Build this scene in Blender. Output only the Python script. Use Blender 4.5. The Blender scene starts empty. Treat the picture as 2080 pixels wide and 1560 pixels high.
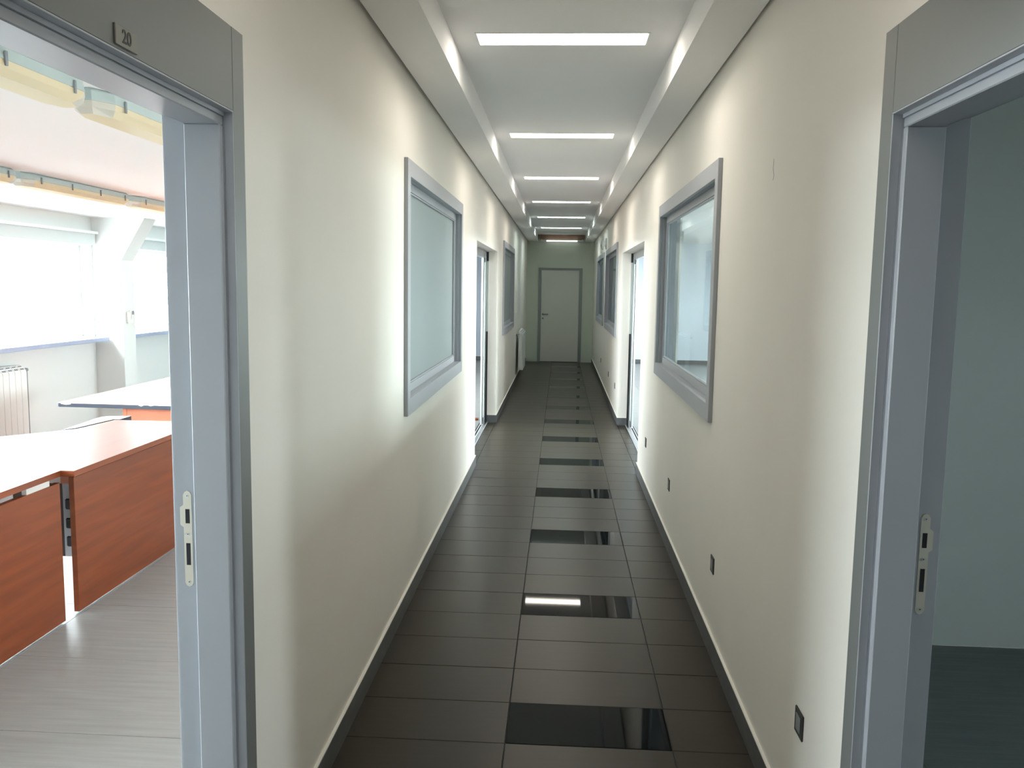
import bpy, bmesh, math, random
from mathutils import Vector, Matrix
random.seed(7)
S = bpy.context.scene
COL = S.collection

# ------------------------------------------------------------------ camera
CAMH = 1.6338
cam = bpy.data.cameras.new('camera')
cam.sensor_width = 36.0
cam.lens = 1722.72 * 36.0 / 2080.0
cam.clip_start = 0.05
camo = bpy.data.objects.new('camera', cam)
COL.objects.link(camo)
_f = Vector((-0.05515725, 0.99195593, -0.11393465))
_r = Vector((0.99823797, 0.05728407, 0.01547563))
_u = Vector((-0.02187779, 0.1128803, 0.99336771))
camo.matrix_world = Matrix(((_r.x, _u.x, -_f.x, 0), (_r.y, _u.y, -_f.y, 0), (_r.z, _u.z, -_f.z, CAMH), (0, 0, 0, 1)))
S.camera = camo

# ------------------------------------------------------------------ sky, exposure
S.view_settings.view_transform = 'Standard'
S.view_settings.look = 'None'
S.view_settings.exposure = 0.35
S.view_settings.gamma = 1.0
S.view_settings.use_curve_mapping = False
SKY = 42.0
LAMP = 18.0
w = bpy.data.worlds.new('overcast_sky')
S.world = w
w.use_nodes = True
wn = w.node_tree.nodes
bg = wn['Background']
bg.inputs['Color'].default_value = (0.91, 0.95, 1.0, 1)
bg.inputs['Strength'].default_value = SKY
try:
    c = S.cycles
    c.use_denoising = True
    c.max_bounces = 10
    c.diffuse_bounces = 6
    c.glossy_bounces = 5
    c.transmission_bounces = 6
    c.transparent_max_bounces = 8
    c.sample_clamp_indirect = 6.0
    c.caustics_reflective = False
    c.caustics_refractive = False
except Exception:
    pass


def portal(name, loc, rot, sx, sy):
    l = bpy.data.lights.new(name, 'AREA')
    l.shape = 'RECTANGLE'
    l.size = sx
    l.size_y = sy
    l.cycles.is_portal = True
    o = bpy.data.objects.new(name, l)
    o.location = loc
    o.rotation_euler = rot
    COL.objects.link(o)
    return o


# ------------------------------------------------------------------ materials
def mat(name, col, rough=0.6, metal=0.0, spec=0.5, noise=0.0, nscale=(8, 8, 8), bump=0.0, bscale=300.0, coat=0.0, emit=0.0, ecol=None):
    m = bpy.data.materials.new(name)
    m.use_nodes = True
    nt = m.node_tree
    b = nt.nodes['Principled BSDF']
    b.inputs['Base Color'].default_value = (*col, 1)
    b.inputs['Roughness'].default_value = rough
    b.inputs['Metallic'].default_value = metal
    b.inputs['Specular IOR Level'].default_value = spec
    b.inputs['Coat Weight'].default_value = coat
    if emit:
        b.inputs['Emission Color'].default_value = (*(ecol or col), 1)
        b.inputs['Emission Strength'].default_value = emit
    if noise or bump:
        tc = nt.nodes.new('ShaderNodeTexCoord')
        mp = nt.nodes.new('ShaderNodeMapping')
        mp.inputs['Scale'].default_value = nscale
        geo = nt.nodes.new('ShaderNodeNewGeometry')
        nt.links.new(geo.outputs['Position'], mp.inputs['Vector'])
        if noise:
            n = nt.nodes.new('ShaderNodeTexNoise')
            n.inputs['Scale'].default_value = 1.0
            n.inputs['Detail'].default_value = 5.0
            nt.links.new(mp.outputs[0], n.inputs['Vector'])
            mr = nt.nodes.new('ShaderNodeMapRange')
            mr.inputs['From Min'].default_value = 0.3
            mr.inputs['From Max'].default_value = 0.7
            mr.inputs['To Min'].default_value = 1 - noise
            mr.inputs['To Max'].default_value = 1 + noise
            nt.links.new(n.outputs['Fac'], mr.inputs['Value'])
            mx = nt.nodes.new('ShaderNodeVectorMath')
            mx.operation = 'SCALE'
            mx.inputs[0].default_value = col
            nt.links.new(mr.outputs[0], mx.inputs['Scale'])
            nt.links.new(mx.outputs[0], b.inputs['Base Color'])
        if bump:
            n2 = nt.nodes.new('ShaderNodeTexNoise')
            n2.inputs['Scale'].default_value = bscale
            n2.inputs['Detail'].default_value = 2.0
            nt.links.new(geo.outputs['Position'], n2.inputs['Vector'])
            bp = nt.nodes.new('ShaderNodeBump')
            bp.inputs['Strength'].default_value = bump
            bp.inputs['Distance'].default_value = 0.002
            nt.links.new(n2.outputs['Fac'], bp.inputs['Height'])
            nt.links.new(bp.outputs[0], b.inputs['Normal'])
    return m


M = {}
M['wall'] = mat('cream_wall_paint', (0.89, 0.855, 0.795), 0.75, spec=0.25, noise=0.015, nscale=(2, 2, 2), bump=0.12, bscale=260)
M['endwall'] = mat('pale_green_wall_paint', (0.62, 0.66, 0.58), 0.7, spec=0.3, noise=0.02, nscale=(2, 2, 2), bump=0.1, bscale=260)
M['ceil'] = mat('white_ceiling_paint', (0.89, 0.88, 0.88), 0.8, spec=0.2)
M['roomwall'] = mat('white_room_paint', (0.74, 0.77, 0.76), 0.8, spec=0.2)
M['bluewall_lit'] = mat('lit_blue_grey_room_paint', (0.72, 0.78, 0.86), 0.8, spec=0.2)  # lighter copy of the blue grey paint, room brightness put into the colour
M['bluewall'] = mat('pale_blue_grey_room_paint', (0.52, 0.57, 0.66), 0.8, spec=0.2)
M['darkroom'] = mat('grey_green_room_paint', (0.56, 0.62, 0.61), 0.8, spec=0.2, noise=0.02, nscale=(2, 2, 2))
M['frame'] = mat('grey_painted_frame', (0.40, 0.42, 0.46), 0.42, spec=0.5)
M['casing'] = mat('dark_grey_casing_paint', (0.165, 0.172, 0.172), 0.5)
M['frame_edge'] = mat('light_edge_frame', (0.6, 0.63, 0.67), 0.35)
M['tile'] = mat('grey_stone_tile', (0.036, 0.030, 0.022), 0.30, spec=0.22, noise=0.08, nscale=(5, 55, 5))
M['tile2'] = mat('pale_grey_streaked_tile', (0.27, 0.27, 0.268), 0.45, spec=0.5, noise=0.09, nscale=(3.5, 42, 3))
M['tile3'] = mat('dark_green_grey_tile', (0.10, 0.125, 0.125), 0.5, spec=0.5, noise=0.14, nscale=(3.5, 42, 3))
M['black'] = mat('polished_black_tile', (0.005, 0.007, 0.008), 0.03, spec=0.1)
M['grout'] = mat('dark_grout', (0.035, 0.035, 0.035), 0.9)
M['base'] = mat('dark_grey_skirting_tile', (0.10, 0.103, 0.108), 0.45, noise=0.15, nscale=(20, 12, 20))
M['sealant'] = mat('white_sealant', (0.85, 0.84, 0.78), 0.6)
M['alu'] = mat('brushed_aluminium', (0.75, 0.77, 0.80), 0.28, metal=1.0)
M['whitealu'] = mat('pale_anodised_aluminium', (0.80, 0.82, 0.85), 0.35, metal=0.35)
M['pale_reflection'] = mat('pale_glass_reflection', (0.55, 0.62, 0.60), 0.5)  # pale upper half of the reflection painted beside the sliding door jamb
M['steel'] = mat('pale_nickel_steel', (0.74, 0.70, 0.60), 0.42, metal=0.55)
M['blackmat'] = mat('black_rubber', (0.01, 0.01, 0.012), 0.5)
M['darkhole'] = mat('dark_recess', (0.012, 0.013, 0.018), 0.8)
M['white'] = mat('white_enamel', (0.82, 0.85, 0.84), 0.35)
M['plastic'] = mat('white_plastic', (0.8, 0.8, 0.78), 0.4)
M['graypl'] = mat('grey_green_plastic', (0.42, 0.50, 0.50), 0.5)
M['pipe'] = mat('grey_pipe_paint', (0.20, 0.22, 0.24), 0.4)
M['socket'] = mat('dark_grey_socket_plastic', (0.05, 0.055, 0.055), 0.4)
M['socketin'] = mat('mid_grey_socket_insert', (0.26, 0.27, 0.28), 0.35)
M['door'] = mat('grey_white_door_leaf', (0.64, 0.64, 0.60), 0.5)
M['doorframe'] = mat('grey_door_frame', (0.27, 0.30, 0.30), 0.5)
M['sign'] = mat('grey_aluminium_plate', (0.19, 0.185, 0.165), 0.5, metal=0.1)
M['text'] = mat('black_lettering', (0.012, 0.012, 0.012), 0.5)
M['sill'] = mat('blue_grey_window_ledge', (0.30, 0.35, 0.48), 0.5)
M['edge'] = mat('dark_grey_edge_trim', (0.035, 0.045, 0.07), 0.5)
M['chip'] = mat('pale_chipped_board', (0.75, 0.65, 0.55), 0.7)
M['blind'] = mat('grey_blind_housing', (0.55, 0.60, 0.60), 0.5)
M['desktop_grey'] = mat('grey_laminate', (0.5, 0.52, 0.55), 0.4)


def wood():
    m = bpy.data.materials.new('cherry_laminate')
    m.use_nodes = True
    nt = m.node_tree
    b = nt.nodes['Principled BSDF']
    g = nt.nodes.new('ShaderNodeNewGeometry')
    mp = nt.nodes.new('ShaderNodeMapping')
    mp.inputs['Scale'].default_value = (14, 1.6, 26)
    nt.links.new(g.outputs['Position'], mp.inputs['Vector'])
    n = nt.nodes.new('ShaderNodeTexNoise')
    n.inputs['Scale'].default_value = 1.0
    n.inputs['Detail'].default_value = 6
    n.inputs['Distortion'].default_value = 0.4
    nt.links.new(mp.outputs[0], n.inputs['Vector'])
    r = nt.nodes.new('ShaderNodeValToRGB')
    r.color_ramp.elements[0].position = 0.3
    r.color_ramp.elements[0].color = (0.135, 0.029, 0.008, 1)
    r.color_ramp.elements[1].position = 0.72
    r.color_ramp.elements[1].color = (0.20, 0.047, 0.013, 1)
    nt.links.new(n.outputs['Fac'], r.inputs[0])
    nt.links.new(r.outputs[0], b.inputs['Base Color'])
    b.inputs['Roughness'].default_value = 0.42
    b.inputs['Specular IOR Level'].default_value = 0.3
    return m


M['wood'] = wood()
M['woodlight'] = mat('orange_beech_laminate', (0.62, 0.22, 0.12), 0.45, noise=0.1, nscale=(3, 3, 20))
M['wooddark'] = mat('dark_brown_laminate', (0.05, 0.02, 0.015), 0.5)


def glass(name, tint=(0.93, 0.97, 0.96)):
    m = bpy.data.materials.new(name)
    m.use_nodes = True
    nt = m.node_tree
    nt.nodes.remove(nt.nodes['Principled BSDF'])
    out = nt.nodes['Material Output']
    t = nt.nodes.new('ShaderNodeBsdfTransparent')
    t.inputs['Color'].default_value = (*tint, 1)
    g = nt.nodes.new('ShaderNodeBsdfGlossy')
    g.inputs['Roughness'].default_value = 0.02
    fr = nt.nodes.new('ShaderNodeFresnel')
    fr.inputs['IOR'].default_value = 1.5
    mx = nt.nodes.new('ShaderNodeMixShader')
    ge = nt.nodes.new('ShaderNodeNewGeometry')
    ff = nt.nodes.new('ShaderNodeMath')          # 1 - backfacing: only the outer face of the pane reflects
    ff.operation = 'SUBTRACT'
    ff.inputs[0].default_value = 1.0
    nt.links.new(ge.outputs['Backfacing'], ff.inputs[1])
    mu = nt.nodes.new('ShaderNodeMath')
    mu.operation = 'MULTIPLY'
    nt.links.new(fr.outputs[0], mu.inputs[0])
    nt.links.new(ff.outputs[0], mu.inputs[1])
    nt.links.new(mu.outputs[0], mx.inputs[0])
    nt.links.new(t.outputs[0], mx.inputs[1])
    nt.links.new(g.outputs[0], mx.inputs[2])
    nt.links.new(mx.outputs[0], out.inputs[0])
    return m


M['glass'] = glass('clear_glass')


def frosted(name, col, tr=0.5):
    m = bpy.data.materials.new(name)
    m.use_nodes = True
    nt = m.node_tree
    nt.nodes.remove(nt.nodes['Principled BSDF'])
    out = nt.nodes['Material Output']
    d = nt.nodes.new('ShaderNodeBsdfDiffuse')
    d.inputs['Color'].default_value = (*col, 1)
    t = nt.nodes.new('ShaderNodeBsdfTranslucent')
    t.inputs['Color'].default_value = (*col, 1)
    mx = nt.nodes.new('ShaderNodeMixShader')
    mx.inputs[0].default_value = tr
    nt.links.new(d.outputs[0], mx.inputs[1])
    nt.links.new(t.outputs[0], mx.inputs[2])
    g = nt.nodes.new('ShaderNodeBsdfGlossy')
    g.inputs['Roughness'].default_value = 0.25
    mx2 = nt.nodes.new('ShaderNodeMixShader')
    mx2.inputs[0].default_value = 0.06
    nt.links.new(mx.outputs[0], mx2.inputs[1])
    nt.links.new(g.outputs[0], mx2.inputs[2])
    nt.links.new(mx2.outputs[0], out.inputs[0])
    return m


M['frost'] = frosted('frosted_glass', (0.39, 0.435, 0.44), 0.11)
M['cover'] = frosted('yellowed_prismatic_cover', (0.80, 0.71, 0.52), 0.35)
M['coverend'] = frosted('clear_cover_end', (0.85, 0.85, 0.82), 0.5)


def lampmat(name, col, s):
    m = bpy.data.materials.new(name)
    m.use_nodes = True
    nt = m.node_tree
    nt.nodes.remove(nt.nodes['Principled BSDF'])
    e = nt.nodes.new('ShaderNodeEmission')
    e.inputs['Color'].default_value = (*col, 1)
    e.inputs['Strength'].default_value = s
    nt.links.new(e.outputs[0], nt.nodes['Material Output'].inputs[0])
    return m


M['lampwarm'] = lampmat('warm_lamp_diffuser', (1.0, 0.925, 0.81), LAMP)
M['lampcool'] = lampmat('cool_lamp_diffuser', (0.86, 1.0, 0.95), LAMP)
M['lampdim'] = lampmat('dimmed_lamp_diffuser', (1.0, 0.93, 0.82), LAMP * .45)  # output of the out-of-view lamps cut to darken the nearest walls
M['tube'] = lampmat('fluorescent_tube_glow', (0.9, 1.0, 0.97), 2.2)
M['warm_shade'] = mat('warm_shade_brown', (0.30, 0.18, 0.13), 0.6, noise=0.25, nscale=(4, 4, 4))  # brown stands in for warm shade on the end wall above the tube


# ------------------------------------------------------------------ helpers
def newobj(name, bm, m=None, parent=None, smooth=False, recalc=True):
    if recalc:
        bmesh.ops.recalc_face_normals(bm, faces=bm.faces)
    me = bpy.data.meshes.new(name)
    bm.to_mesh(me)
    bm.free()
    if m is not None:
        for k in (m if isinstance(m, (list, tuple)) else [m]):
            me.materials.append(k)
    if smooth:
        for p in me.polygons:
            p.use_smooth = True
    o = bpy.data.objects.new(name, me)
    COL.objects.link(o)
    if parent is not None:
        o.parent = parent
    return o


def addbox(bm, a, b, mi=0):
    x0, x1 = sorted((a[0], b[0]))
    y0, y1 = sorted((a[1], b[1]))
    z0, z1 = sorted((a[2], b[2]))
    v = [bm.verts.new(p) for p in ((x0, y0, z0), (x1, y0, z0), (x1, y1, z0), (x0, y1, z0), (x0, y0, z1), (x1, y0, z1), (x1, y1, z1), (x0, y1, z1))]
    fs = [(0, 3, 2, 1), (4, 5, 6, 7), (0, 1, 5, 4), (1, 2, 6, 5), (2, 3, 7, 6), (3, 0, 4, 7)]
    out = []
    for f in fs:
        q = bm.faces.new([v[i] for i in f])
        q.material_index = mi
        out.append(q)
    return out


def box(name, a, b, m, parent=None, bev=0.0, off=None):
    """box between world corners a and b; parent offset removed"""
    bm = bmesh.new()
    o = off or (0, 0, 0)
    a = [a[i] - o[i] for i in range(3)]
    b = [b[i] - o[i] for i in range(3)]
    addbox(bm, a, b)
    if bev:
        bmesh.ops.bevel(bm, geom=bm.edges[:], offset=bev, segments=1, affect='EDGES')
    return newobj(name, bm, m, parent)


def boxes(name, lst, m, parent=None, off=(0, 0, 0)):
    bm = bmesh.new()
    for a, b in lst:
        addbox(bm, [a[i] - off[i] for i in range(3)], [b[i] - off[i] for i in range(3)])
    return newobj(name, bm, m, parent)


def addcyl(bm, p0, p1, r, n=12, r2=None):
    p0 = Vector(p0)
    p1 = Vector(p1)
    d = (p1 - p0).normalized()
    a = d.orthogonal().normalized()
    b = d.cross(a)
    r2 = r if r2 is None else r2
    A = []
    B = []
    for i in range(n):
        t = 2 * math.pi * i / n
        q = a * math.cos(t) + b * math.sin(t)
        A.append(bm.verts.new(p0 + q * r))
        B.append(bm.verts.new(p1 + q * r2))
    for i in range(n):
        j = (i + 1) % n
        bm.faces.new((A[i], A[j], B[j], B[i]))
    bm.faces.new(A[::-1])
    bm.faces.new(B)


def cyl(name, p0, p1, r, m, parent=None, n=14, off=(0, 0, 0), r2=None):
    bm = bmesh.new()
    o = Vector(off)
    addcyl(bm, Vector(p0) - o, Vector(p1) - o, r, n, r2)
    ob = newobj(name, bm, m, parent)
    return ob


def tube(name, pts, r, m, parent=None, n=8, off=(0, 0, 0)):
    bm = bmesh.new()
    P = [Vector(p) - Vector(off) for p in pts]
    rings = []
    for i, p in enumerate(P):
        d = (P[min(i + 1, len(P) - 1)] - P[max(i - 1, 0)]).normalized()
        ref = Vector((0.31, 0.87, 0.4)).normalized()
        a = d.cross(ref).normalized()
        b = d.cross(a)
        rings.append([bm.verts.new(p + (a * math.cos(2 * math.pi * k / n) + b * math.sin(2 * math.pi * k / n)) * r) for k in range(n)])
    for A, B in zip(rings, rings[1:]):
        for k in range(n):
            bm.faces.new((A[k], A[(k + 1) % n], B[(k + 1) % n], B[k]))
    bm.faces.new(rings[0][::-1])
    bm.faces.new(rings[-1])
    return newobj(name, bm, m, parent, smooth=True)


def prism(name, outline, z0, z1, m, parent=None, off=(0, 0, 0), edge_mi=None):
    bm = bmesh.new()
    lo = [bm.verts.new((x - off[0], y - off[1], z0 - off[2])) for x, y in outline]
    hi = [bm.verts.new((x - off[0], y - off[1], z1 - off[2])) for x, y in outline]
    n = len(lo)
    bm.faces.new(hi)
    bm.faces.new(lo[::-1])
    for i in range(n):
        f = bm.faces.new((lo[i], lo[(i + 1) % n], hi[(i + 1) % n], hi[i]))
        if edge_mi is not None:
            f.material_index = edge_mi
    return newobj(name, bm, m, parent)


def ringx(name, x0, x1, oy0, oy1, oz0, oz1, iy0, iy1, iz0, iz1, m, parent=None, off=(0, 0, 0)):
    """rectangular frame in a plane of constant x"""
    bm = bmesh.new()
    def q(x, y, z):
        return bm.verts.new((x - off[0], y - off[1], z - off[2]))
    V = {}
    for s, x in ((0, x0), (1, x1)):
        V[s, 'o'] = [q(x, oy0, oz0), q(x, oy1, oz0), q(x, oy1, oz1), q(x, oy0, oz1)]
        V[s, 'i'] = [q(x, iy0, iz0), q(x, iy1, iz0), q(x, iy1, iz1), q(x, iy0, iz1)]
    for k in range(4):
        j = (k + 1) % 4
        for s in (0, 1):
            bm.faces.new((V[s, 'o'][k], V[s, 'o'][j], V[s, 'i'][j], V[s, 'i'][k]))
        for c in ('o', 'i'):
            bm.faces.new((V[0, c][k], V[0, c][j], V[1, c][j], V[1, c][k]))
    bmesh.ops.bevel(bm, geom=bm.edges[:], offset=0.0015, segments=1, affect='EDGES')
    return newobj(name, bm, m, parent)


def tag(o, label, cat, group=None, kind=None):
    o['label'] = label
    o['category'] = cat
    if group:
        o['group'] = group
    if kind:
        o['kind'] = kind
    return o


def empty(name, loc=(0, 0, 0), kind=None):
    o = bpy.data.objects.new(name, None)
    o.empty_display_size = 0.1
    o.location = loc
    COL.objects.link(o)
    if kind:
        o['kind'] = kind
    return o


def copy_tree(o, parent=None):
    c = o.copy()
    COL.objects.link(c)
    c.parent = parent
    for ch in list(o.children):
        copy_tree(ch, c)
    return c


# ------------------------------------------------------------------ dimensions
XL, XLo = -0.755, -0.890          # corridor side wall, its faces
XR, XRo = 0.712, 0.850
YB, YE = -3.0, 18.71              # corridor ends
ZC = 2.77                         # tray ceiling
ZB = 2.625                        # underside of the dropped borders
RL, RR = -4.80, 4.90              # window walls of the side rooms
ZRL, ZRR = 2.27, 2.62


def wallx(name, x0, x1, y0, y1, z1, ops, m, z0=0.0):
    bm = bmesh.new()
    y = y0
    for (a, b, c, d) in sorted(ops):
        if a > y:
            addbox(bm, (x0, y, z0), (x1, a, z1))
        if c > z0:
            addbox(bm, (x0, a, z0), (x1, b, c))
        if d < z1:
            addbox(bm, (x0, a, d), (x1, b, z1))
        y = b
    if y < y1:
        addbox(bm, (x0, y, z0), (x1, y1, z1))
    bmesh.ops.remove_doubles(bm, verts=bm.verts, dist=1e-5)
    o = newobj(name, bm, m)
    return o


# windows between corridor and rooms: (y0, y1, z0, z1) outer casing
WL = [(4.075, 6.36, 0.993, 2.236), (11.03, 13.50, 1.0, 2.225)]
WR = [(3.932, 6.245, 1.022, 2.222), (10.86, 13.55, 1.012, 2.215), (14.20, 16.75, 1.01, 2.222)]
CS = 0.082
DL0, DL1 = 1.00, 1.897
DR0, DR1 = 1.00, 1.886
opsL = [(DL0 - .03, DL1 + .03, -1, 2.04)] + [(a + CS - .012, b - CS + .012, c + CS - .012, d - CS + .012) for a, b, c, d in WL] + [(7.61, 10.10, -1, 2.04)]
opsR = [(DR0 - .03, DR1 + .03, -1, 2.035)] + [(a + CS - .012, b - CS + .012, c + CS - .012, d - CS + .012) for a, b, c, d in WR] + [(7.48, 10.12, -1, 2.045)]
o = wallx('wall_left', XL, XLo, YB, YE, 2.80, opsL, M['wall'])
tag(o, 'cream painted corridor wall with the room number door casing and two grey windows', 'wall', kind='structure')
wl = o
o = wallx('wall_right', XR, XRo, YB, YE, 2.80, opsR, M['wall'])
tag(o, 'cream painted corridor wall with low dark sockets and three grey windows', 'wall', kind='structure')
wr = o
tube('hairline_crack', [(XR - .0005, 2.99 + .012 * math.sin(i * .9) * (i / 6), 2.07 - i * .009) for i in range(-1, 8)], .0007, M['frame'], wr, n=4)
o = box('wall_end', (XLo, YE, -.12), (XRo, YE + .15, 2.80), M['endwall'])
tag(o, 'dim greenish end wall of the corridor around the closed door', 'wall', kind='structure')
o = box('wall_back', (XLo, YB - .15, -.12), (XRo, YB, 2.80), M['wall'])
tag(o, 'cream wall closing the corridor behind the viewer', 'wall', kind='structure')

# ------------------------------------------------------------------ corridor ceiling: tray with dropped borders
cb = empty('ceiling', kind='structure')
tag(cb, 'white tray ceiling of the corridor with a row of recessed lamps', 'ceiling')
LY = [3.97 + 2.5 * k for k in range(-2, 6)]
LX0, LX1, LW = -0.408, 0.370, 0.185
bm = bmesh.new()
y = YB
for ly in LY:
    addbox(bm, (XL, y, ZC), (XR, ly, ZC + .03))
    addbox(bm, (XL, ly, ZC), (LX0, ly + LW, ZC + .03))
    addbox(bm, (LX1, ly, ZC), (XR, ly + LW, ZC + .03))
    y = ly + LW
addbox(bm, (XL, y, ZC), (XR, YE, ZC + .03))
bmesh.ops.remove_doubles(bm, verts=bm.verts, dist=1e-5)
newobj('tray_panel', bm, M['ceil'], cb)
box('dropped_border', (-0.728, YB, ZB), (-0.522, YE, ZC), M['ceil'], cb)
box('dropped_border', (0.506, YB, ZB), (0.694, YE, ZC), M['ceil'], cb)


def ceiling_light(ly, m, label):
    t = empty('ceiling_light', (0, ly, ZC))
    tag(t, label, 'ceiling light', 'recessed ceiling lamps along the corridor')
    bm = bmesh.new()
    # shallow open housing
    x0, x1, y1 = LX0, LX1, LW
    addbox(bm, (x0, 0, .003), (x0 + .004, y1, .06))
    addbox(bm, (x1 - .004, 0, .003), (x1, y1, .06))
    addbox(bm, (x0 + .004, 0, .003), (x1 - .004, .004, .06))
    addbox(bm, (x0 + .004, y1 - .004, .003), (x1 - .004, y1, .06))
    addbox(bm, (x0, 0, .06), (x1, y1, .066))
    bmesh.ops.remove_doubles(bm, verts=bm.verts, dist=1e-5)
    newobj('housing', bm, M['white'], t)
    bm = bmesh.new()
    addbox(bm, (x0 + .004, .004, .004), (x1 - .004, y1 - .004, .010))
    newobj('diffuser', bm, m, t)
    bm = bmesh.new()
    V = []
    for zz in (0, -.003):
        V.append([bm.verts.new(p) for p in ((x0 - .006, -.006, zz), (x1 + .006, -.006, zz), (x1 + .006, y1 + .006, zz), (x0 - .006, y1 + .006, zz))])
        V.append([bm.verts.new(p) for p in ((x0 + .002, .002, zz), (x1 - .002, .002, zz), (x1 - .002, y1 - .002, zz), (x0 + .002, y1 - .002, zz))])
    for k in range(4):
        j = (k + 1) % 4
        bm.faces.new((V[0][k], V[0][j], V[1][j], V[1][k]))
        bm.faces.new((V[2][k], V[2][j], V[3][j], V[3][k]))
        bm.faces.new((V[0][k], V[0][j], V[2][j], V[2][k]))
        bm.faces.new((V[1][k], V[1][j], V[3][j], V[3][k]))
    newobj('rim', bm, M['white'], t)
    return t


ordn = ['lit ceiling lamp far behind the viewer in the corridor', 'lit ceiling lamp over the room number door beside the viewer',
        'nearest and widest lit lamp slot at the top of the picture', 'second lit lamp slot from the top, warm white',
        'third lit lamp slot from the top, warm white', 'fourth lit lamp slot from the top, slightly yellowish edge',
        'fifth lit lamp slot from the top, cool white', 'sixth lit lamp slot from the top, cool white, last before the bare tube']
for k, ly in enumerate(LY):
    ceiling_light(ly, M['lampdim'] if k < 2 else M['lampwarm'] if k < 6 else M['lampcool'], ordn[k])

# bare tube lamp at the end
t = empty('tube_light', (0, YE - .10, 2.66))
tag(t, 'bare fluorescent tube lamp in end sockets under the ceiling by the end wall', 'lamp')
OF = (0, YE - .10, 2.66)
box('warm_shade_panel', (-.47, YE - .10, 2.665), (.47, YE - .004, 2.762), M['warm_shade'], t, bev=.003, off=OF)  # added panel, shade of the end wall put into its colour
cyl('tube', (-.34, YE - .125, 2.632), (.33, YE - .125, 2.632), .013, M['tube'], t, off=OF)
for sx in (-1, 1):
    box('socket', (sx * .335, YE - .145, 2.615), (sx * .46, YE - .105, 2.652), M['plastic'], t, bev=.003, off=OF)
    box('bracket', (sx * .43, YE - .12, 2.648), (sx * .455, YE - .102, 2.668), M['plastic'], t, off=OF)

# ------------------------------------------------------------------ floors
G = 0.0035
floor = box('floor', (XLo - .0, YB, -.12), (XRo, YE, -0.0035), M['grout'])
tag(floor, 'grey tiled corridor floor with a ladder of polished black tiles', 'floor', kind='structure')


def tile_mesh(w_, d_, m, name='tile'):
    bm = bmesh.new()
    c = .0012
    z = 0
    b = [bm.verts.new((x, y, -.004)) for x, y in ((0, 0), (w_, 0), (w_, d_), (0, d_))]
    mid = [bm.verts.new((x, y, z - c)) for x, y in ((0, 0), (w_, 0), (w_, d_), (0, d_))]
    tp = [bm.verts.new((x, y, z)) for x, y in ((c, c), (w_ - c, c), (w_ - c, d_ - c), (c, d_ - c))]
    bm.faces.new(tp)
    for i in range(4):
        j = (i + 1) % 4
        bm.faces.new((b[i], b[j], mid[j], mid[i]))
        bm.faces.new((mid[i], mid[j], tp[j], tp[i]))
    bmesh.ops.recalc_face_normals(bm, faces=bm.faces)
    me = bpy.data.meshes.new(name)
    bm.to_mesh(me)
    bm.free()
    me.materials.append(m)
    return me


X0, Y0, PY = -0.166, 2.883, 0.303
_mc = {}


def put_tile(x0, x1, y0, y1, m, parent, gx=.004, gy=.0028, name='tile'):
    key = (round(x1 - x0, 4), round(y1 - y0, 4), m.name)
    if key not in _mc:
        _mc[key] = tile_mesh(x1 - x0 - gx, y1 - y0 - gy, m)
    o = bpy.data.objects.new(name, _mc[key])
    o.location = (x0 + gx / 2, y0 + gy / 2, random.uniform(-.0004, .0002))
    COL.objects.link(o)
    o.parent = parent
    return o


k = -7
while True:
    ya = Y0 + k * PY
    if ya >= YE - .02:
        break
    yb = min(ya + PY, YE)
    put_tile(XL, X0, ya, yb, M['tile'], floor)
    put_tile(X0, X0 + .6, ya, yb, M['black'] if k % 4 == 0 else M['tile'], floor)
    put_tile(X0 + .6, XR, ya, yb, M['tile'], floor)
    k += 1
# recess strips in front of the sliding doors
for side, (ya, yb) in ((-1, (7.61, 10.10)), (1, (7.48, 10.12))):
    y = ya
    kk = math.floor((ya - Y0) / PY)
    while y < yb - .01:
        y2 = min(Y0 + (kk + 1) * PY, yb)
        if y2 - y > .02:
            if side < 0:
                put_tile(XL - .095, XL, y, y2, M['tile'], floor)
            else:
                put_tile(XR, XR + .095, y, y2, M['tile'], floor)
        y = y2
        kk += 1
for side, x0, x1, ya, yb, mm in ((-1, XLo, XL, DL0, DL1, 'tile2'), (1, XR, XRo, DR0, DR1, 'tile3')):
    for a in (0, 1):
        h = (yb - ya) / 2
        put_tile(x0, x1, ya + a * h, ya + (a + 1) * h, M[mm], floor)


def room_floor(name, x0, x1, y0, y1, m, label, ystart, tw, td, first=None):
    f = box(name, (x0, y0, -.12), (x1, y1, -.0035), M['grout'])
    tag(f, label, 'floor', kind='structure')
    y = ystart
    while y > y0:
        y -= td
    n = 0
    while y < y1:
        ya, yb = max(y, y0), min(y + td, y1)
        xr_ = x1
        sgn = 0
        x = x1
        while x > x0 + .01:
            xa = max(x - (first if (first and x == x1) else tw), x0)
            if yb - ya > .01:
                put_tile(xa, x, ya, yb, m, f, gx=.0015, gy=.0018)
                n += 1
            x = xa
        y += td
    return f


f1 = room_floor('floor', RL, XLo, -1.5, YE, M['tile2'], 'pale grey streaked tile floor of the sunlit room with the brown desks', 2.817, 1.2, .6, first=.24)
f2 = room_floor('floor', XRo, RR, -1.5, 3.91, M['tile3'], 'dark green grey tile floor of the dim empty room', 3.01, 1.2, .9)
f3 = room_floor('floor', XRo, RR, 4.01, YE, M['tile2'], 'pale grey tile floor of the bright room behind the window with reflections', 4.6, 1.2, .6)

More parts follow.
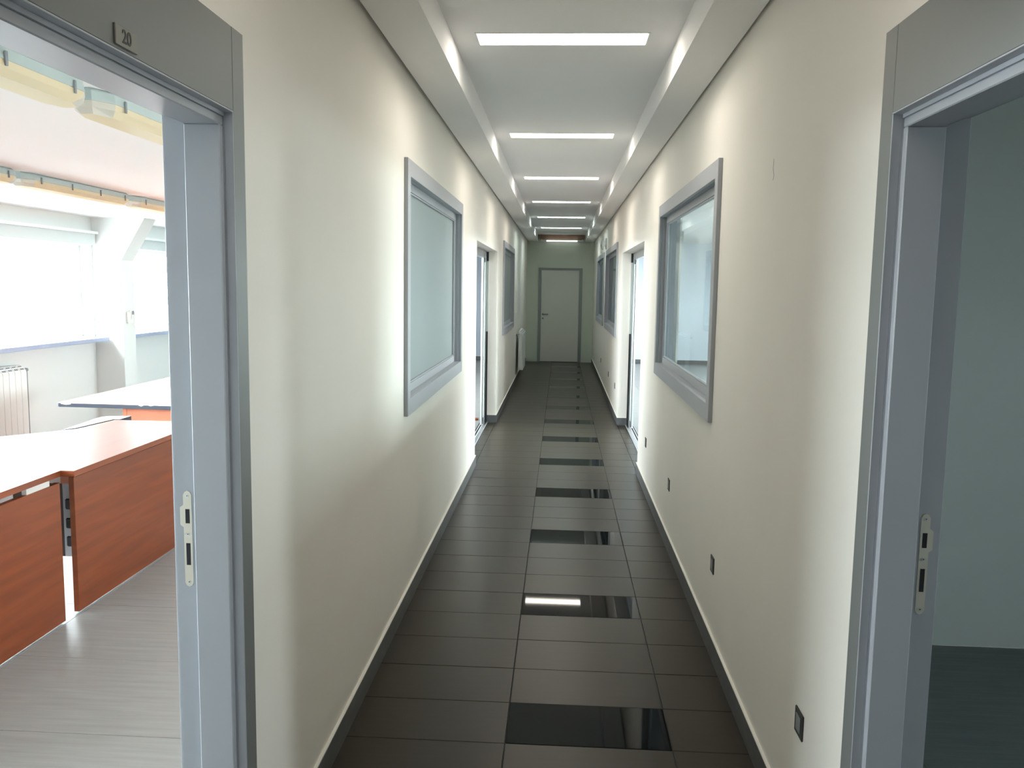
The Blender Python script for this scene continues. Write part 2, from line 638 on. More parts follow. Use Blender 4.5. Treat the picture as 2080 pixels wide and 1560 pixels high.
# ------------------------------------------------------------------ baseboards
def baseboard(name, segs, label):
    r = empty(name, kind='structure')
    tag(r, label, 'baseboard')
    for (a, b) in segs:
        box('skirting_tile', (a[0], a[1], 0), (b[0], b[1], .092), M['base'], r)
        x0, x1 = sorted((a[0], b[0]))
        y0, y1 = sorted((a[1], b[1]))
        box('sealant_line', (x0 - 0, y0, .092), (x1, y1, .097), M['sealant'], r)
    return r


T = .011
baseboard('baseboard_left', [((XL, DL1 + .072), (XL + T, 7.61 - .0)), ((XL, 10.10), (XL + T, YE - T)), ((XL, YB), (XL + T, DL0 - .072)),
                             ((XL - .104, 10.10 - T), (XL + T, 10.10)), ((XL - .104, 7.61), (XL + T, 7.61 + T))],
          'dark tile skirting along the corridor wall with the radiator')
baseboard('baseboard_right', [((XR, DR1 + .072), (XR - T, 7.48)), ((XR, 10.12), (XR - T, YE - T)), ((XR, YB), (XR - T, DR0 - .072)),
                              ((XR + .104, 10.12 - T), (XR - T, 10.12)), ((XR + .104, 7.48), (XR - T, 7.48 + T))],
          'dark tile skirting along the corridor wall with the sockets')

# ------------------------------------------------------------------ door casings beside the viewer
def door_casing(name, s, xw, y0, y1, label):
    """s=-1 wall on the -x side (room beyond at smaller x); t measured into the wall"""
    def X(t):
        return xw + s * t
    d = empty(name, (X(0), y1, 0), kind='structure')
    OF = (X(0), y1, 0)
    tag(d, label, 'door frame')
    m = M['frame']
    ZT = 2.193
    ZH = 2.008
    for (a, b) in ((y1 + .004, y1 + .07), (y0 - .07, y0 - .004)):
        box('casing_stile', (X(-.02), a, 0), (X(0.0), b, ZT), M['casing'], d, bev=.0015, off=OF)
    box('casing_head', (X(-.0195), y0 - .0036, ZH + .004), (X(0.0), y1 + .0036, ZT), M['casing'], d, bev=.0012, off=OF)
    for (a, b) in ((y1, y1 + .0037), (y0 - .0037, y0)):
        box('rebate_strip', (X(-.0204), a, 0), (X(0.0), b, ZH), m, d, bev=.0008, off=OF)
    box('rebate_strip', (X(-.0204), y0 - .0037, ZH + .0002), (X(0.0), y1 + .0037, ZH + .0037), m, d, bev=.0008, off=OF)
    for (a, b, e) in ((y1, y1 + .028, 1), (y0 - .028, y0, 0)):
        box('jamb_board', (X(0.0), a, 0), (X(.137), b, 2.0), m, d, off=OF)
    box('head_board', (X(0.0), y0 - .028, 2.0), (X(.137), y1 + .028, 2.03), m, d, off=OF)
    box('stop_board', (X(.003), y1 - .02, 0), (X(.084), y1, 1.98), m, d, bev=.0022, off=OF)
    box('stop_board', (X(.003), y0, 0), (X(.084), y0 + .02, 1.98), m, d, bev=.0022, off=OF)
    box('stop_board', (X(.003), y0, 1.98), (X(.084), y1, 2.0), m, d, bev=.0022, off=OF)
    # room side casing
    for (a, b) in ((y1 + .018, y1 + .08), (y0 - .08, y0 - .018)):
        box('room_casing_stile', (X(.137), a, 0), (X(.150), b, 2.09), m, d, bev=.001, off=OF)
    box('room_casing_head', (X(.137), y0 - .018, 2.022), (X(.150), y1 + .018, 2.09), m, d, bev=.001, off=OF)
    # strike plate on the rebate
    ys = y1 - .0012
    zc = 1.032
    xc = .108
    out = [(-.010, .106), (-.006, .113), (0, .116), (.006, .113), (.010, .106), (.010, .082), (.018, .076), (.018, .034), (.010, .028), (.010, -.060), (.010, -.106), (.006, -.113), (0, -.116), (-.006, -.113), (-.010, -.106), (-.010, 0)]
    bm = bmesh.new()
    A = [bm.verts.new((X(xc + u) - OF[0], ys - OF[1], zc + v)) for u, v in out]
    B = [bm.verts.new((X(xc + u) - OF[0], ys + .0012 - OF[1], zc + v)) for u, v in out]
    bm.faces.new(A)
    bm.faces.new(B[::-1])
    for i in range(len(A)):
        j = (i + 1) % len(A)
        bm.faces.new((A[i], B[i], B[j], A[j]))
    sp = newobj('strike_plate', bm, M['steel'], d)
    for z0, z1 in ((zc + .038, zc + .072), (zc - .063, zc - .010)):
        box('bolt_hole', (X(xc - .005), ys - .0006, z0), (X(xc + .005), ys + .0002, z1), M['darkhole'], sp, off=OF)
    for z in (zc + .104, zc + .012, zc - .104):
        cyl('screw', (X(xc), ys - .0012, z), (X(xc), ys + .0002, z), .0036, M['alu'], sp, off=OF, n=12)
        cyl('screw_slot', (X(xc), ys - .0014, z), (X(xc), ys - .0002, z), .0014, M['darkhole'], sp, off=OF, n=6)
    return d


door_casing('door_1', -1, XL, DL0, DL1, 'grey open door frame numbered 20 leading to the sunlit room')
door_casing('door_2', 1, XR, DR0, DR1, 'grey open door frame leading to the dim empty room')

# number sign
t = empty('number_sign', (XL + .0197, 1.43, 2.034))
tag(t, 'small grey room number plate reading 20 on the door head', 'sign')
bm = bmesh.new()
addbox(bm, (0, -.036, -.0165), (.004, .036, .0165))
bmesh.ops.bevel(bm, geom=bm.edges[:], offset=.0008, segments=1, affect='EDGES')
newobj('plate', bm, M['sign'], t)
cu = bpy.data.curves.new('numeral', 'FONT')
cu.body = '20'
cu.size = .031
cu.offset = .0005
cu.extrude = .0004
cu.align_x = 'CENTER'
cu.align_y = 'CENTER'
tmp = bpy.data.objects.new('numeral_source', cu)
COL.objects.link(tmp)
dg = bpy.context.evaluated_depsgraph_get()
me = bpy.data.meshes.new_from_object(tmp.evaluated_get(dg))
bpy.data.objects.remove(tmp)
me.materials.clear()
me.materials.append(M['text'])
o = bpy.data.objects.new('numeral', me)
COL.objects.link(o)
o.parent = t
o.location = (.0044, 0, 0)
o.rotation_euler = (math.pi / 2, 0, math.pi / 2)

# ------------------------------------------------------------------ windows between corridor and rooms
def corr_window(name, s, xw, y0, y1, z0, z1, pane, label, blind=None):
    def X(t):
        return xw + s * t
    OF = (X(0), y0, z0)
    d = empty(name, OF, kind='structure')
    tag(d, label, 'window')
    c = CS
    ringx('casing', X(-.02), X(0), y0, y1, z0, z1, y0 + c - .008, y1 - c + .008, z0 + c, z1 - c, M['frame'], d, OF)
    a0, a1, b0, b1 = y0 + c - .010, y1 - c + .010, z0 + c - .010, z1 - c + .010
    ringx('lining', X(0), X(.125), a0, a1, b0, b1, a0 + .010, a1 - .010, b0 + .010, b1 - .010, M['frame'], d, OF)
    a0 += .010; a1 -= .010; b0 += .010; b1 -= .010
    sh = ringx('sash', X(.026), X(.060), a0, a1, b0, b1, a0 + .045, a1 - .045, b0 + .045, b1 - .045, M['frame'], d, OF)
    a0 += .045; a1 -= .045; b0 += .045; b1 -= .045
    ringx('glazing_bead', X(.030), X(.040), a0, a1, b0, b1, a0 + .008, a1 - .008, b0 + .008, b1 - .008, M['frame'], sh, OF)
    box('pane', (X(.0405), a0, b0), (X(.0445), a1, b1), pane, sh, off=OF)
    if blind:
        box('closed_blind', (X(.100), a0 - .04, b0 - .04), (X(.104), a1 + .04, b1 + .04), blind, d, off=OF)
    return d


corr_window('window_1', -1, XL, *WL[0], M['frost'], 'large grey framed window with frosted glass beside the numbered door')
corr_window('window_2', -1, XL, *WL[1], M['frost'], 'grey framed frosted window near the corridor radiator')
corr_window('window_3', 1, XR, *WR[0], M['glass'], 'large grey framed clear window reflecting the corridor lamps')
M['greyblind'] = frosted('grey_fabric_blind', (0.42, 0.46, 0.52), 0.3)
corr_window('window_4', 1, XR, *WR[1], M['glass'], 'grey framed window just past the sliding door, chipped lower corner', M['greyblind'])
corr_window('window_5', 1, XR, *WR[2], M['glass'], 'furthest grey framed window, nearest the end wall', M['greyblind'])

# ------------------------------------------------------------------ sliding doors in the recesses
def sliding(name, s, xw, y0, y1, ztop, label):
    def X(t):
        return xw + s * t
    OF = (X(.1), y0, 0)
    d = empty(name, OF, kind='structure')
    tag(d, label, 'sliding door')
    # floor threshold with rails and grooves
    box('threshold', (X(.0955), y0, -.0034), (X(.195), y1 - .002, .003), M['alu'], d, off=OF)
    for t0, t1 in ((.0955, .101), (.138, .143), (.164, .170)):
        box('track_rail', (X(t0), y0, .003), (X(t1), y1 - .002, .010), M['whitealu'], d, off=OF)
    for t0, t1 in ((.1025, .1065), (.1435, .1635), (.1705, .190)):
        box('track_groove', (X(t0), y0, .003), (X(t1), y1 - .002, .0042), M['blackmat'], d, off=OF)
    box('head_track', (X(.1355), y0 - 1.0, ztop - .075), (X(.195), y1 + 1.0, ztop + .02), M['alu'], d, off=OF)
    # end channel; black strip below and pale strip above paint a glass reflection
    box('dark_reflection_strip', (X(.105), y1 - .030, .0045), (X(.1245), y1 - .002, 1.10), M['blackmat'], d, off=OF)
    box('pale_reflection_strip', (X(.105), y1 - .018, 1.101), (X(.1245), y1 - .002, ztop - .11), M['pale_reflection'], d, off=OF)
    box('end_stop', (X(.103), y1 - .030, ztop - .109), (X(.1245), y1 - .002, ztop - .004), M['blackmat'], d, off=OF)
    box('wall_channel', (X(.1255), y1 - .12, .0045), (X(.1345), y1 - .002, ztop - .012), M['alu'], d, off=OF)
    # two leaves slid open behind the wall on either side
    for (ya, yb) in ((y1 - .26, y1 + .95), (y0 - .95, y0 + .12)):
        ta, tb, za, zb = .1435, .1635, .0110, ztop - .076
        st = .03
        lf = ringx('door_leaf', X(ta), X(tb), ya, yb, za, zb, ya + st, yb - st, za + .06, zb - .05, M['whitealu'], d, OF)
        tm = (ta + tb) / 2
        box('pane', (X(tm - .003), ya + st, za + .06), (X(tm + .003), yb - st, zb - .05), M['glass'], lf, off=OF)
        box('edge_gasket', (X(ta - .0058), ya + .004, za + .01), (X(ta - .0005), ya + .03, zb - .01), M['blackmat'], lf, off=OF)
    return d


sliding('door_4', -1, XL, 7.61, 10.10, 2.04, 'aluminium sliding glass door, open, across the hall from the sockets')
sliding('door_5', 1, XR, 7.48, 10.12, 2.045, 'aluminium sliding glass door, open, between the reflecting window and the far pair')

# ------------------------------------------------------------------ end door
OF = (0, YE, 0)
d = empty('door_3', OF, kind='structure')
tag(d, 'closed off-white door with grey frame at the far end of the corridor', 'door')
bm = bmesh.new()
pts = [(-.495, 0), (-.495, 2.055), (.464, 2.055), (.464, 0), (.396, 0), (.396, 2.008), (-.432, 2.008), (-.432, 0)]
A = [bm.verts.new((x, -.025, z)) for x, z in pts]
B = [bm.verts.new((x, 0, z)) for x, z in pts]
bm.faces.new((A[0], A[1], A[6], A[7])); bm.faces.new((A[1], A[2], A[5], A[6])); bm.faces.new((A[2], A[3], A[4], A[5]))
bm.faces.new((B[0], B[7], B[6], B[1])); bm.faces.new((B[1], B[6], B[5], B[2])); bm.faces.new((B[2], B[5], B[4], B[3]))
for i in range(8):
    j = (i + 1) % 8
    bm.faces.new((A[i], B[i], B[j], A[j]))
newobj('door_frame', bm, M['doorframe'], d)
lf = box('door_leaf', (-.428, YE - .016, .008), (.392, YE, 2.004), M['door'], d, bev=.0015, off=OF)
h = cyl('handle', (-.385, YE - .055, 1.048), (-.27, YE - .055, 1.048), .010, M['pipe'], lf, off=OF)
cyl('rosette', (-.385, YE - .026, 1.048), (-.385, YE - .016, 1.048), .022, M['pipe'], lf, off=OF)
cyl('handle_neck', (-.385, YE - .062, 1.048), (-.385, YE - .02, 1.048), .009, M['pipe'], lf, off=OF)
cyl('keyhole_rosette', (-.385, YE - .026, .955), (-.385, YE - .016, .955), .020, M['pipe'], lf, off=OF)
box('threshold_gap', (-.43, YE - .02, 0.0), (.394, YE, .007), M['blackmat'], d, off=OF)

# ------------------------------------------------------------------ sockets
def wall_socket(y, z, label):
    t = empty('wall_socket', (XR, y, z))
    tag(t, label, 'socket', 'dark wall sockets low on the corridor wall')
    bm = bmesh.new()
    addbox(bm, (-.005, -.038, -.038), (0, .038, .038))
    bmesh.ops.bevel(bm, geom=[e for e in bm.edges], offset=.002, segments=2, affect='EDGES')
    newobj('cover_plate', bm, M['socket'], t)
    bm = bmesh.new()
    addbox(bm, (-.0068, -.021, -.024), (-.0052, .021, .024))
    bmesh.ops.bevel(bm, geom=[e for e in bm.edges], offset=.0009, segments=1, affect='EDGES')
    ins = newobj('socket_insert', bm, M['socketin'], t)
    return t


sl = ['nearest and largest looking dark socket low beside the dim room door', 'second dark socket from the viewer, between dim room door and reflecting window',
      'third dark socket from the viewer, under the reflecting window', 'fourth dark socket, just before the sliding door recess',
      'fifth dark socket, first one past the sliding door recess', 'sixth dark socket, second past the sliding door recess',
      'seventh tiny dark socket, below the furthest window']
for (y, l) in zip((2.352, 3.76, 5.323, 6.80, 10.78, 12.25, 14.6), sl):
    wall_socket(y, .402, l)

# small round fittings high on the wall
t = empty('round_vent', (XR, 14.93, 2.385))
tag(t, 'round white vent with a dark ring high above the furthest window', 'vent')
cyl('rim', (0, 0, 0), (-.025, 0, 0), .085, M['plastic'], t, n=28)
cyl('dark_ring', (-.0252, 0, 0), (-.030, 0, 0), .066, M['pipe'], t, n=28)
cyl('centre_cap', (-.0302, 0, 0), (-.045, 0, 0), .034, M['plastic'], t, n=20)
t = empty('round_detector', (XR, 13.80, 2.34))
tag(t, 'slim round white detector on the wall above the gap between two far windows', 'detector')
cyl('body', (0, 0, 0), (-.020, 0, 0), .085, M['plastic'], t, n=28)
cyl('face', (-.0202, 0, 0), (-.032, 0, 0), .055, M['white'], t, n=24)
cyl('backing_ring', (-.0, 0, 0), (-.006, 0, 0), .095, M['pipe'], t, n=28)

# ------------------------------------------------------------------ radiators
def radiator(n, sw, H, z0, label, loc, flip=1, pipe_end=1):
    """sections in +y, fins facing +x; loc at the wall, floor level"""
    t = empty('radiator', loc)
    tag(t, label, 'radiator')
    D = .08
    bm = bmesh.new()
    g = .005
    w_ = sw - g
    addbox(bm, (.045 + D - .006, 0, 0), (.045 + D, w_, H - .069))          # front fin
    addbox(bm, (.045, 0, .0), (.050, w_, H - .02))                          # rear fin
    addbox(bm, (.050, w_ / 2 - .003, .0), (.045 + D - .006, w_ / 2 + .003, H - .07))
    addbox(bm, (.056, .012, .035), (.045 + D - .014, w_ - .012, H - .069))
    # rounded top with a slanted slotted face
    q = .045 + D
    prof = [(.045, H - .03), (.045, H - .004), (.050, H), (.078, H - .003), (q - .006, H - .046), (q, H - .058), (q, H - .068), (.07, H - .068)]
    A = [bm.verts.new((x, .0015, z)) for x, z in prof]
    B = [bm.verts.new((x, w_ - .0015, z)) for x, z in prof]
    bm.faces.new(A)
    bm.faces.new(B[::-1])
    for i in range(len(A)):
        j = (i + 1) % len(A)
        bm.faces.new((A[i], A[j], B[j], B[i]))
    p0, p1 = Vector((.078, H - .003)), Vector((q - .006, H - .046))
    nrm = Vector((-(p1 - p0).y, (p1 - p0).x)).normalized()
    if nrm.y < 0:
        nrm = -nrm
    for (fa, fb) in ((.12, .34), (.60, .88)):
        a_, b_ = p0.lerp(p1, fa) + nrm * .0008, p0.lerp(p1, fb) + nrm * .0008
        c_, d_ = p0.lerp(p1, fa) - nrm * .002, p0.lerp(p1, fb) - nrm * .002
        vs = [[bm.verts.new((p.x, y, p.y)) for p in (a_, b_, d_, c_)] for y in (.012, w_ - .012)]
        fs = [bm.faces.new(vs[0]), bm.faces.new(vs[1][::-1])]
        for i in range(4):
            j = (i + 1) % 4
            fs.append(bm.faces.new((vs[0][i], vs[0][j], vs[1][j], vs[1][i])))
        for f in fs:
            f.material_index = 1
    bmesh.ops.recalc_face_normals(bm, faces=bm.faces)
    me = bpy.data.meshes.new('section')
    bm.to_mesh(me)
    bm.free()
    me.materials.append(M['white'])
    me.materials.append(M['pipe'])
    for i in range(n):
        o = bpy.data.objects.new('section', me)
        COL.objects.link(o)
        o.parent = t
        o.location = (0, i * sw, z0)
    ye = n * sw
    for z in (z0 + .05, z0 + H - .05):
        cyl('end_plug', (.085, -.012, z), (.085, 0.0, z), .021, M['white'], t)
        cyl('end_plug', (.085, ye - g, z), (.085, ye + .01, z), .021, M['white'], t)
    for yy in (.06, ye - .10):
        box('wall_bracket', (0, yy, z0 + H - .09), (.047, yy + .025, z0 + H - .06), M['pipe'], t)
    if pipe_end:
        yp = ye + .05
        cyl('valve', (.085, ye + .008, z0 + H - .05), (.085, yp + .014, z0 + H - .05), .014, M['pipe'], t)
        tube('pipe', [(.085, yp, z0 + H - .035), (.085, yp, z0 + H - .1), (.085, yp, z0 + .3), (.085, yp, z0 + .03), (.085, yp, .0)], .011, M['pipe'], t)
        cyl('valve', (.085, ye + .008, z0 + .05), (.085, yp + .014, z0 + .05), .014, M['pipe'], t)
    return t


radiator(12, .08, .68, .205, 'white ribbed corridor radiator hung near the far end of the hall', (XL + .0008, 14.55, 0), pipe_end=0)
rb = radiator(13, .08, .72, .17, 'white ribbed radiator under the window ledge in the sunlit room', (RL + .02, 6.10, 0))

# ------------------------------------------------------------------ sunlit room shell
zs, zh = 1.06, 1.985
cols = [(-.2, .05), (4.15, 4.40), (8.52, 8.77), (13.1, 13.35), (17.6, 17.85)]
wins = [(.15, 4.05), (4.5, 8.5), (8.8, 12.8), (14.2, 15.2)]
o = wallx('wall_room_outer', RL, RL - .3, -1.5, YE, 2.6, [(a, b, zs, zh) for a, b in wins], M['roomwall'], z0=-.12)
tag(o, 'white window wall of the sunlit room with the radiator', 'wall', kind='structure')
o = box('wall_room_near', (RL - .3, -1.65, -.12), (XLo, -1.5, 2.6), M['roomwall'])
tag(o, 'white near end wall of the sunlit room', 'wall', kind='structure')
o = box('wall_room_far', (RL - .3, YE, -.12), (XLo, YE + .15, 2.6), M['bluewall'])
tag(o, 'pale blue grey far wall glimpsed through the sliding door beside the radiator', 'wall', kind='structure')
o = box('ceiling_room', (RL, -1.5, ZRL), (XLo, YE, ZRL + .06), M['ceil'])
tag(o, 'low white ceiling of the sunlit room carrying the yellowed lamps', 'ceiling', kind='structure')
def lining(x, sgn, label, z1, y0=-1.5, ops=(), m='roomwall'):
    o = wallx('wall_lining', x, x + sgn * .006, y0, YE, z1, ops, M[m])
    tag(o, label, 'wall', kind='structure')
for i, (a, b) in enumerate(cols):
    c_ = empty('trim_%d' % (i + 1), (RL, a, 0), kind='structure')
    tag(c_, ['white pier of the sunlit room behind the viewer', 'white pier between two windows beside the desks', 'white haunched pier carrying the small remote holder',
             'white pier past the remote holder pier', 'white pier nearest the far blue grey wall'][i], 'pier')
    bm = bmesh.new()
    P = [(0, 0), (.30, 0), (.30, 1.84), (.56, ZRL), (0, ZRL)]
    A = [bm.verts.new((x, 0, z)) for x, z in P]
    B = [bm.verts.new((x, b - a, z)) for x, z in P]
    bm.faces.new(A); bm.faces.new(B[::-1])
    for q in range(5):
        bm.faces.new((A[q], B[q], B[(q + 1) % 5], A[(q + 1) % 5]))
    newobj('pier', bm, M['roomwall'], c_)
for i, (a, b) in enumerate(wins):
    OF = (RL, a, zs)
    d = empty('window_%d' % (6 + i), OF, kind='structure')
    tag(d, ['overexposed window of the sunlit room beside the viewer', 'wide overexposed window above the sunlit room radiator', 'overexposed window past the haunched pier',
            'last window of the sunlit room'][i], 'window')
    ringx('window_frame', RL - .12, RL - .18, a, b, zs, zh, a + .05, b - .05, zs + .05, zh - .05, M['white'], d, OF)
    nm = 2
    for q in range(1, nm):
        yy = a + (b - a) * q / nm
        box('mullion', (RL - .12, yy - .025, zs + .05), (RL - .18, yy + .025, zh - .05), M['white'], d, off=OF)
    box('pane', (RL - .148, a + .05, zs + .05), (RL - .152, b - .05, zh - .05), M['glass'], d, off=OF)
    box('ledge', (RL + .0, a - .05, zs - .045), (RL + .16, b + .0, zs - .005), M['sill'], d, bev=.003, off=OF)
    hb = box('blind_housing', (RL + .0, a - .03, zh + .005), (RL + .05, b + .0, 2.10), M['blind'], d, off=OF)
    box('curtain_rail', (RL + .0, a - .03, 2.10), (RL + .085, b + .0, 2.125), M['white'], d, off=OF)
    portal('daylight_portal', (RL - .31, (a + b) / 2, (zs + zh) / 2), (0, -math.pi / 2, 0), zh - zs, b - a)

# remote holder on the pier
t = empty('remote_holder', (RL + .30, 8.64, 1.265))
tag(t, 'small white remote control in a wall holder on the haunched pier', 'remote')
bm = bmesh.new()
addbox(bm, (0, -.055, -.072), (.024, .058, .050))
bmesh.ops.bevel(bm, geom=bm.edges[:], offset=.006, segments=2, affect='EDGES')
newobj('holder', bm, M['plastic'], t)
bm = bmesh.new()
addbox(bm, (.012, -.004, -.03), (.032, .052, .064))
bmesh.ops.bevel(bm, geom=bm.edges[:], offset=.004, segments=2, affect='EDGES')
rc = newobj('remote_control', bm, M['plastic'], t)
bm = bmesh.new()
addbox(bm, (.0322, .004, .018), (.0335, .046, .056))
newobj('display', bm, M['pipe'], rc)

# ------------------------------------------------------------------ strip lamps of the sunlit room
def strip_lamp():
    L = 1.275
    t = empty('strip_light', (0, 0, 0))
    def rings(levels, caps, mi_fn=None):
        bm = bmesh.new()
        R = []
        for (hw, hl, z) in levels:
            ch = min(hw * .55, .05)
            te = .075
            pts = [(-hw, -hl + te), (-hw + ch, -hl), (hw - ch, -hl), (hw, -hl + te), (hw, hl - te), (hw - ch, hl), (-hw + ch, hl), (-hw, hl - te)]
            R.append([bm.verts.new((x, y, z)) for x, y in pts])
        for A, B in zip(R, R[1:]):
            for i in range(8):
                j = (i + 1) % 8
                f = bm.faces.new((A[i], A[j], B[j], B[i]))
                if mi_fn and i in (0, 1, 2, 4, 5, 6):
                    f.material_index = 1
        bm.faces.new(R[0])
        bm.faces.new(R[-1][::-1])
        return bm
    h = L / 2
    newobj('base_tray', rings([(.056, h - .012, 0), (.070, h - .004, -.010), (.077, h, -.042)], 1), M['graypl'], t)
    newobj('diffuser_cover', rings([(.075, h - .003, -.0425), (.070, h - .008, -.062), (.048, h - .03, -.082)], 1, True), [M['cover'], M['coverend']], t)
    cm = None
    for y in (-.50, -.17, .17, .50):
        for sx in (-1, 1):
            if cm is None:
                bm = bmesh.new()
                addbox(bm, (-.003, -.005, -.020), (.003, .005, .020))
                bmesh.ops.bevel(bm, geom=bm.edges[:], offset=.001, segments=1, affect='EDGES')
                bmesh.ops.recalc_face_normals(bm, faces=bm.faces)
                cm = bpy.data.meshes.new('clip')
                bm.to_mesh(cm)
                bm.free()
                cm.materials.append(M['pipe'])
            o = bpy.data.objects.new('clip', cm)
            COL.objects.link(o)
            o.parent = t
            o.location = (sx * .0795, y, -.040)
    return t


proto = strip_lamp()
LL = [(-1.60, 2.14, 'nearest yellowed strip lamp, cut off by the picture edge'), (-1.60, 3.45, 'yellowed strip lamp just above the numbered door corner, nearer row'),
      (-3.25, 4.29, 'strip lamp of the row by the windows, barely in view at the picture edge'), (-3.25, 5.60, 'whole yellowed strip lamp of the row by the windows'),
      (-3.25, 6.91, 'yellowed strip lamp at the end of the window row, partly behind the door jamb'),
      (-1.60, 4.76, 'yellowed strip lamp of the nearer row hidden behind the door jamb'),
      (-3.25, 8.22, 'yellowed strip lamp of the window row nearest the haunched pier')]
for i, (x, y, l) in enumerate(LL):
    o = proto if i == 0 else copy_tree(proto)
    o.location = (x, y, ZRL)
    tag(o, l, 'ceiling light', 'yellowed strip lamps in the sunlit room')

# ------------------------------------------------------------------ desks
def steel_leg(parent, x, y, h, OF, length=.5, knobs=True):
    o = box('leg', (x - .02, y - .02, .03), (x + .02, y + .02, h), M['desktop_grey'], parent, off=OF)
    box('foot', (x - length / 2, y - .025, 0), (x + length / 2, y + .025, .03), M['desktop_grey'], o, bev=.004, off=OF)
    if knobs:
        for z in (.33, .42, .55):
            box('knob', (x + .0201, y - .02, z), (x + .045, y + .01, z + .03), M['blackmat'], o, bev=.004, off=OF)
    return o


ZT0, ZT1 = .722, .75
# desk A (nearest)
OF = (-2.9, 3.0, 0)
t = empty('desk', OF)
tag(t, 'nearest cherry brown desk with a full front panel, cut off by the picture edge', 'desk', 'brown desks in the sunlit room')
prism('desk_top', [(-2.31, 2.25), (-2.31, 3.752), (-3.55, 3.752), (-3.55, 2.25)], ZT0, ZT1, M['wood'], t, OF)
box('front_panel', (-2.335, 2.30, .009), (-2.362, 3.785, .685), M['wood'], t, bev=.0015, off=OF)
for y in (2.45, 3.60):
    box('panel_bracket', (-2.338, y - .06, .685), (-2.360, y + .11, .7225), M['plastic'], t, off=OF)
steel_leg(t, -2.60, 2.42, ZT0, OF)
steel_leg(t, -2.95, 3.60, ZT0, OF)
# desk B
OF = (-2.8, 4.4, 0)
t = empty('desk', OF)
tag(t, 'cherry brown desk with angled back edge and front panel, beside the door jamb', 'desk', 'brown desks in the sunlit room')
prism('desk_top', [(-2.245, 3.756), (-2.245, 5.20), (-2.825, 5.20), (-2.87, 4.85), (-3.0, 4.69), (-3.14, 4.54), (-3.32, 4.40), (-3.55, 4.33), (-3.55, 3.756)], ZT0, ZT1, M['wood'], t, OF)
box('front_panel', (-2.335, 3.90, .009), (-2.362, 5.10, .685), M['wood'], t, bev=.0015, off=OF)
box('panel_bracket', (-2.338, 4.06, .685), (-2.360, 4.20, .7225), M['plastic'], t, off=OF)
box('panel_bracket', (-2.338, 4.60, .685), (-2.360, 4.73, .7225), M['plastic'], t, off=OF)
box('apron', (-2.525, 4.10, .602), (-2.363, 4.118, .7215), M['woodlight'], t, off=OF)
box('apron_bracket', (-2.60, 4.10, .602), (-2.5255, 4.118, .7215), M['plastic'], t, off=OF)
box('cable_panel', (-2.78, 4.10, .22), (-2.517, 4.118, .6015), M['wooddark'], t, off=OF)
sp_ = box('steel_plate', (-2.5165, 4.10, .22), (-2.40, 4.115, .6015), M['desktop_grey'], t, off=OF)
for z in (.275, .37, .47):
    box('knob', (-2.500, 4.085, z), (-2.448, 4.0995, z + .055), M['blackmat'], sp_, bev=.006, off=OF)
steel_leg(t, -2.95, 4.15, ZT0, OF, .5, knobs=False)
steel_leg(t, -2.60, 5.0, ZT0, OF, .4)
# curved leaf
OF = (-2.9, 5.1, 0)
t = empty('desk_extension', OF)
tag(t, 'narrow curved grey desk extension with dark edge behind the angled brown desk', 'desk')
prism('leaf', [(-2.80, 5.215), (-2.84, 5.215), (-2.885, 4.87), (-2.925, 4.80), (-2.935, 4.90), (-2.945, 5.05), (-2.965, 5.20), (-2.965, 5.30), (-2.93, 5.335), (-2.80, 5.36)], ZT0, ZT1 + .002, [M['desktop_grey'], M['edge']], t, OF, edge_mi=1)
cyl('leg', (-2.88, 5.27, 0), (-2.88, 5.27, ZT0), .02, M['desktop_grey'], t, off=OF)
# back table
OF = (-2.9, 6.8, 0)
t = empty('desk', OF)
tag(t, 'far desk with dark chipped edge trim and orange front panel, below the radiator wall', 'desk', 'brown desks in the sunlit room')
prism('desk_top', [(-2.25, 5.83), (-2.25, 7.75), (-3.61, 7.75), (-3.62, 5.89), (-3.60, 5.87)], ZT0, ZT1, [M['woodlight'], M['edge']], t, OF, edge_mi=1)
box('front_panel', (-3.13, 5.93, .30), (-2.30, 5.955, .7215), M['woodlight'], t, bev=.001, off=OF)
box('side_panel', (-3.16, 5.93, 0), (-3.132, 7.65, .7215), M['woodlight'], t, off=OF)
box('side_panel', (-2.30, 5.96, 0), (-2.272, 7.65, .7215), M['woodlight'], t, off=OF)
for (xa, xb, z0) in ((-3.585, -3.51, .738), (-3.0, -2.965, .741), (-2.93, -2.89, .744)):
    def yl(x):
        return 5.87 - (x + 3.60) * (.04 / 1.35)
    bm = bmesh.new()
    pa = [(xa, z0 + .006), ((xa + xb) / 2, z0), (xb, z0 + .005), (xb, .7506), (xa, .7506)]
    A = [bm.verts.new((x - OF[0], yl(x) - .0008 - OF[1], z)) for x, z in pa]
    B = [bm.verts.new((x - OF[0], yl(x) + .006 - OF[1], z)) for x, z in pa]
    bm.faces.new(A); bm.faces.new(B[::-1])
    for q in range(5):
        bm.faces.new((A[q], A[(q + 1) % 5], B[(q + 1) % 5], B[q]))
    newobj('chipped_edge', bm, M['chip'], t)
# brown board on the floor beyond the sliding door
t = box('wooden_board', (-1.35, 10.22, 0.0), (-.98, 10.30, .026), M['wood'])
tag(t, 'low brown wooden board lying just beyond the sliding door by the radiator wall', 'board')

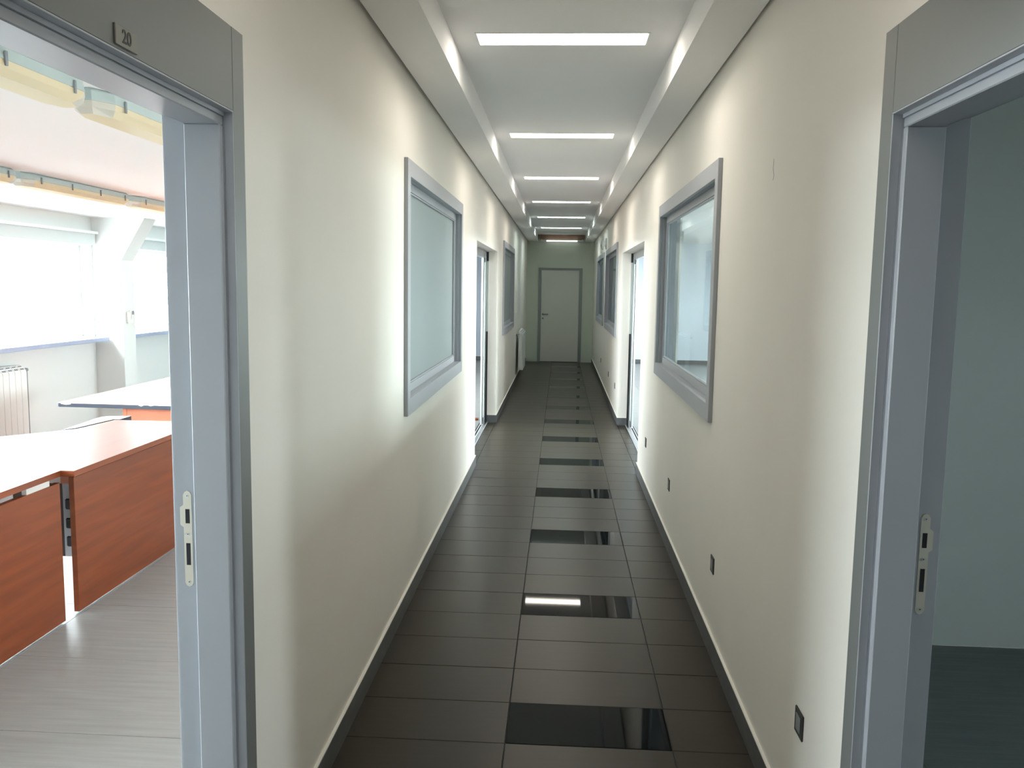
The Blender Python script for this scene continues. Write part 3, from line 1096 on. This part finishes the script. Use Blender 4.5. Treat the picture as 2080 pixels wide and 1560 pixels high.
# ------------------------------------------------------------------ dim room and bright room on the other side
o = box('wall_partition', (XRo, 3.91, 0), (RR, 4.01, 2.72), M['darkroom'])
tag(o, 'plain grey green partition wall of the dim empty room', 'wall', kind='structure')
o = box('wall_dim_near', (XRo, -1.65, -.12), (RR + .3, -1.5, 2.72), M['darkroom'])
tag(o, 'near wall of the dim empty room', 'wall', kind='structure')
o = box('ceiling_dim', (XRo, -1.5, ZRR), (RR, YE, ZRR + .06), M['ceil'])
tag(o, 'white ceiling over the dim room and the bright room', 'ceiling', kind='structure')
winr = [(0.3, 0.9), (4.5, 6.15), (8.4, 12.6), (13.4, 16.0)]  # first opening is an added, unseen window that lights the dim room
o = wallx('wall_bright_outer', RR, RR + .3, -1.5, YE, 2.72, [(a, b, 1.0, 2.1) for a, b in winr], M['roomwall'], z0=-.12)
tag(o, 'window wall of the rooms behind the reflecting window', 'wall', kind='structure')
o = box('wall_bright_far', (XRo, YE, -.12), (RR + .3, YE + .15, 2.72), M['bluewall_lit'])
tag(o, 'pale blue grey wall glimpsed through the sliding door beside the sockets', 'wall', kind='structure')
baseboard('baseboard_rooms', [((XRo, YE - T), (RR, YE)), ((RL, YE - T), (XLo, YE))], 'dark skirting along the far walls of both side rooms')
for i, (a, b) in enumerate(winr):
    OF = (RR, a, 1.0)
    d = empty('window_%d' % (10 + i), OF, kind='structure')
    tag(d, ['small added window, unseen, lighting the dim room', 'outer window of the bright room nearest the partition', 'outer window of the bright room across from the sliding door',
            'outer window of the bright room at its far end'][i], 'window')
    ringx('window_frame', RR + .12, RR + .18, a, b, 1.0, 2.1, a + .05, b - .05, 1.05, 2.05, M['white'], d, OF)
    box('pane', (RR + .148, a + .05, 1.05), (RR + .152, b - .05, 2.05), M['glass'], d, off=OF)
    portal('daylight_portal', (RR + .31, (a + b) / 2, 1.55), (0, math.pi / 2, 0), 1.1, b - a)

# ground outside
g = box('ground', (-60, -50, -3.2), (60, 70, -3.0), mat('pale_paving', (0.68, 0.67, 0.64), 0.9, noise=0.1, nscale=(.5, .5, .5)))
tag(g, 'pale paved ground outside the windows', 'ground', kind='structure')
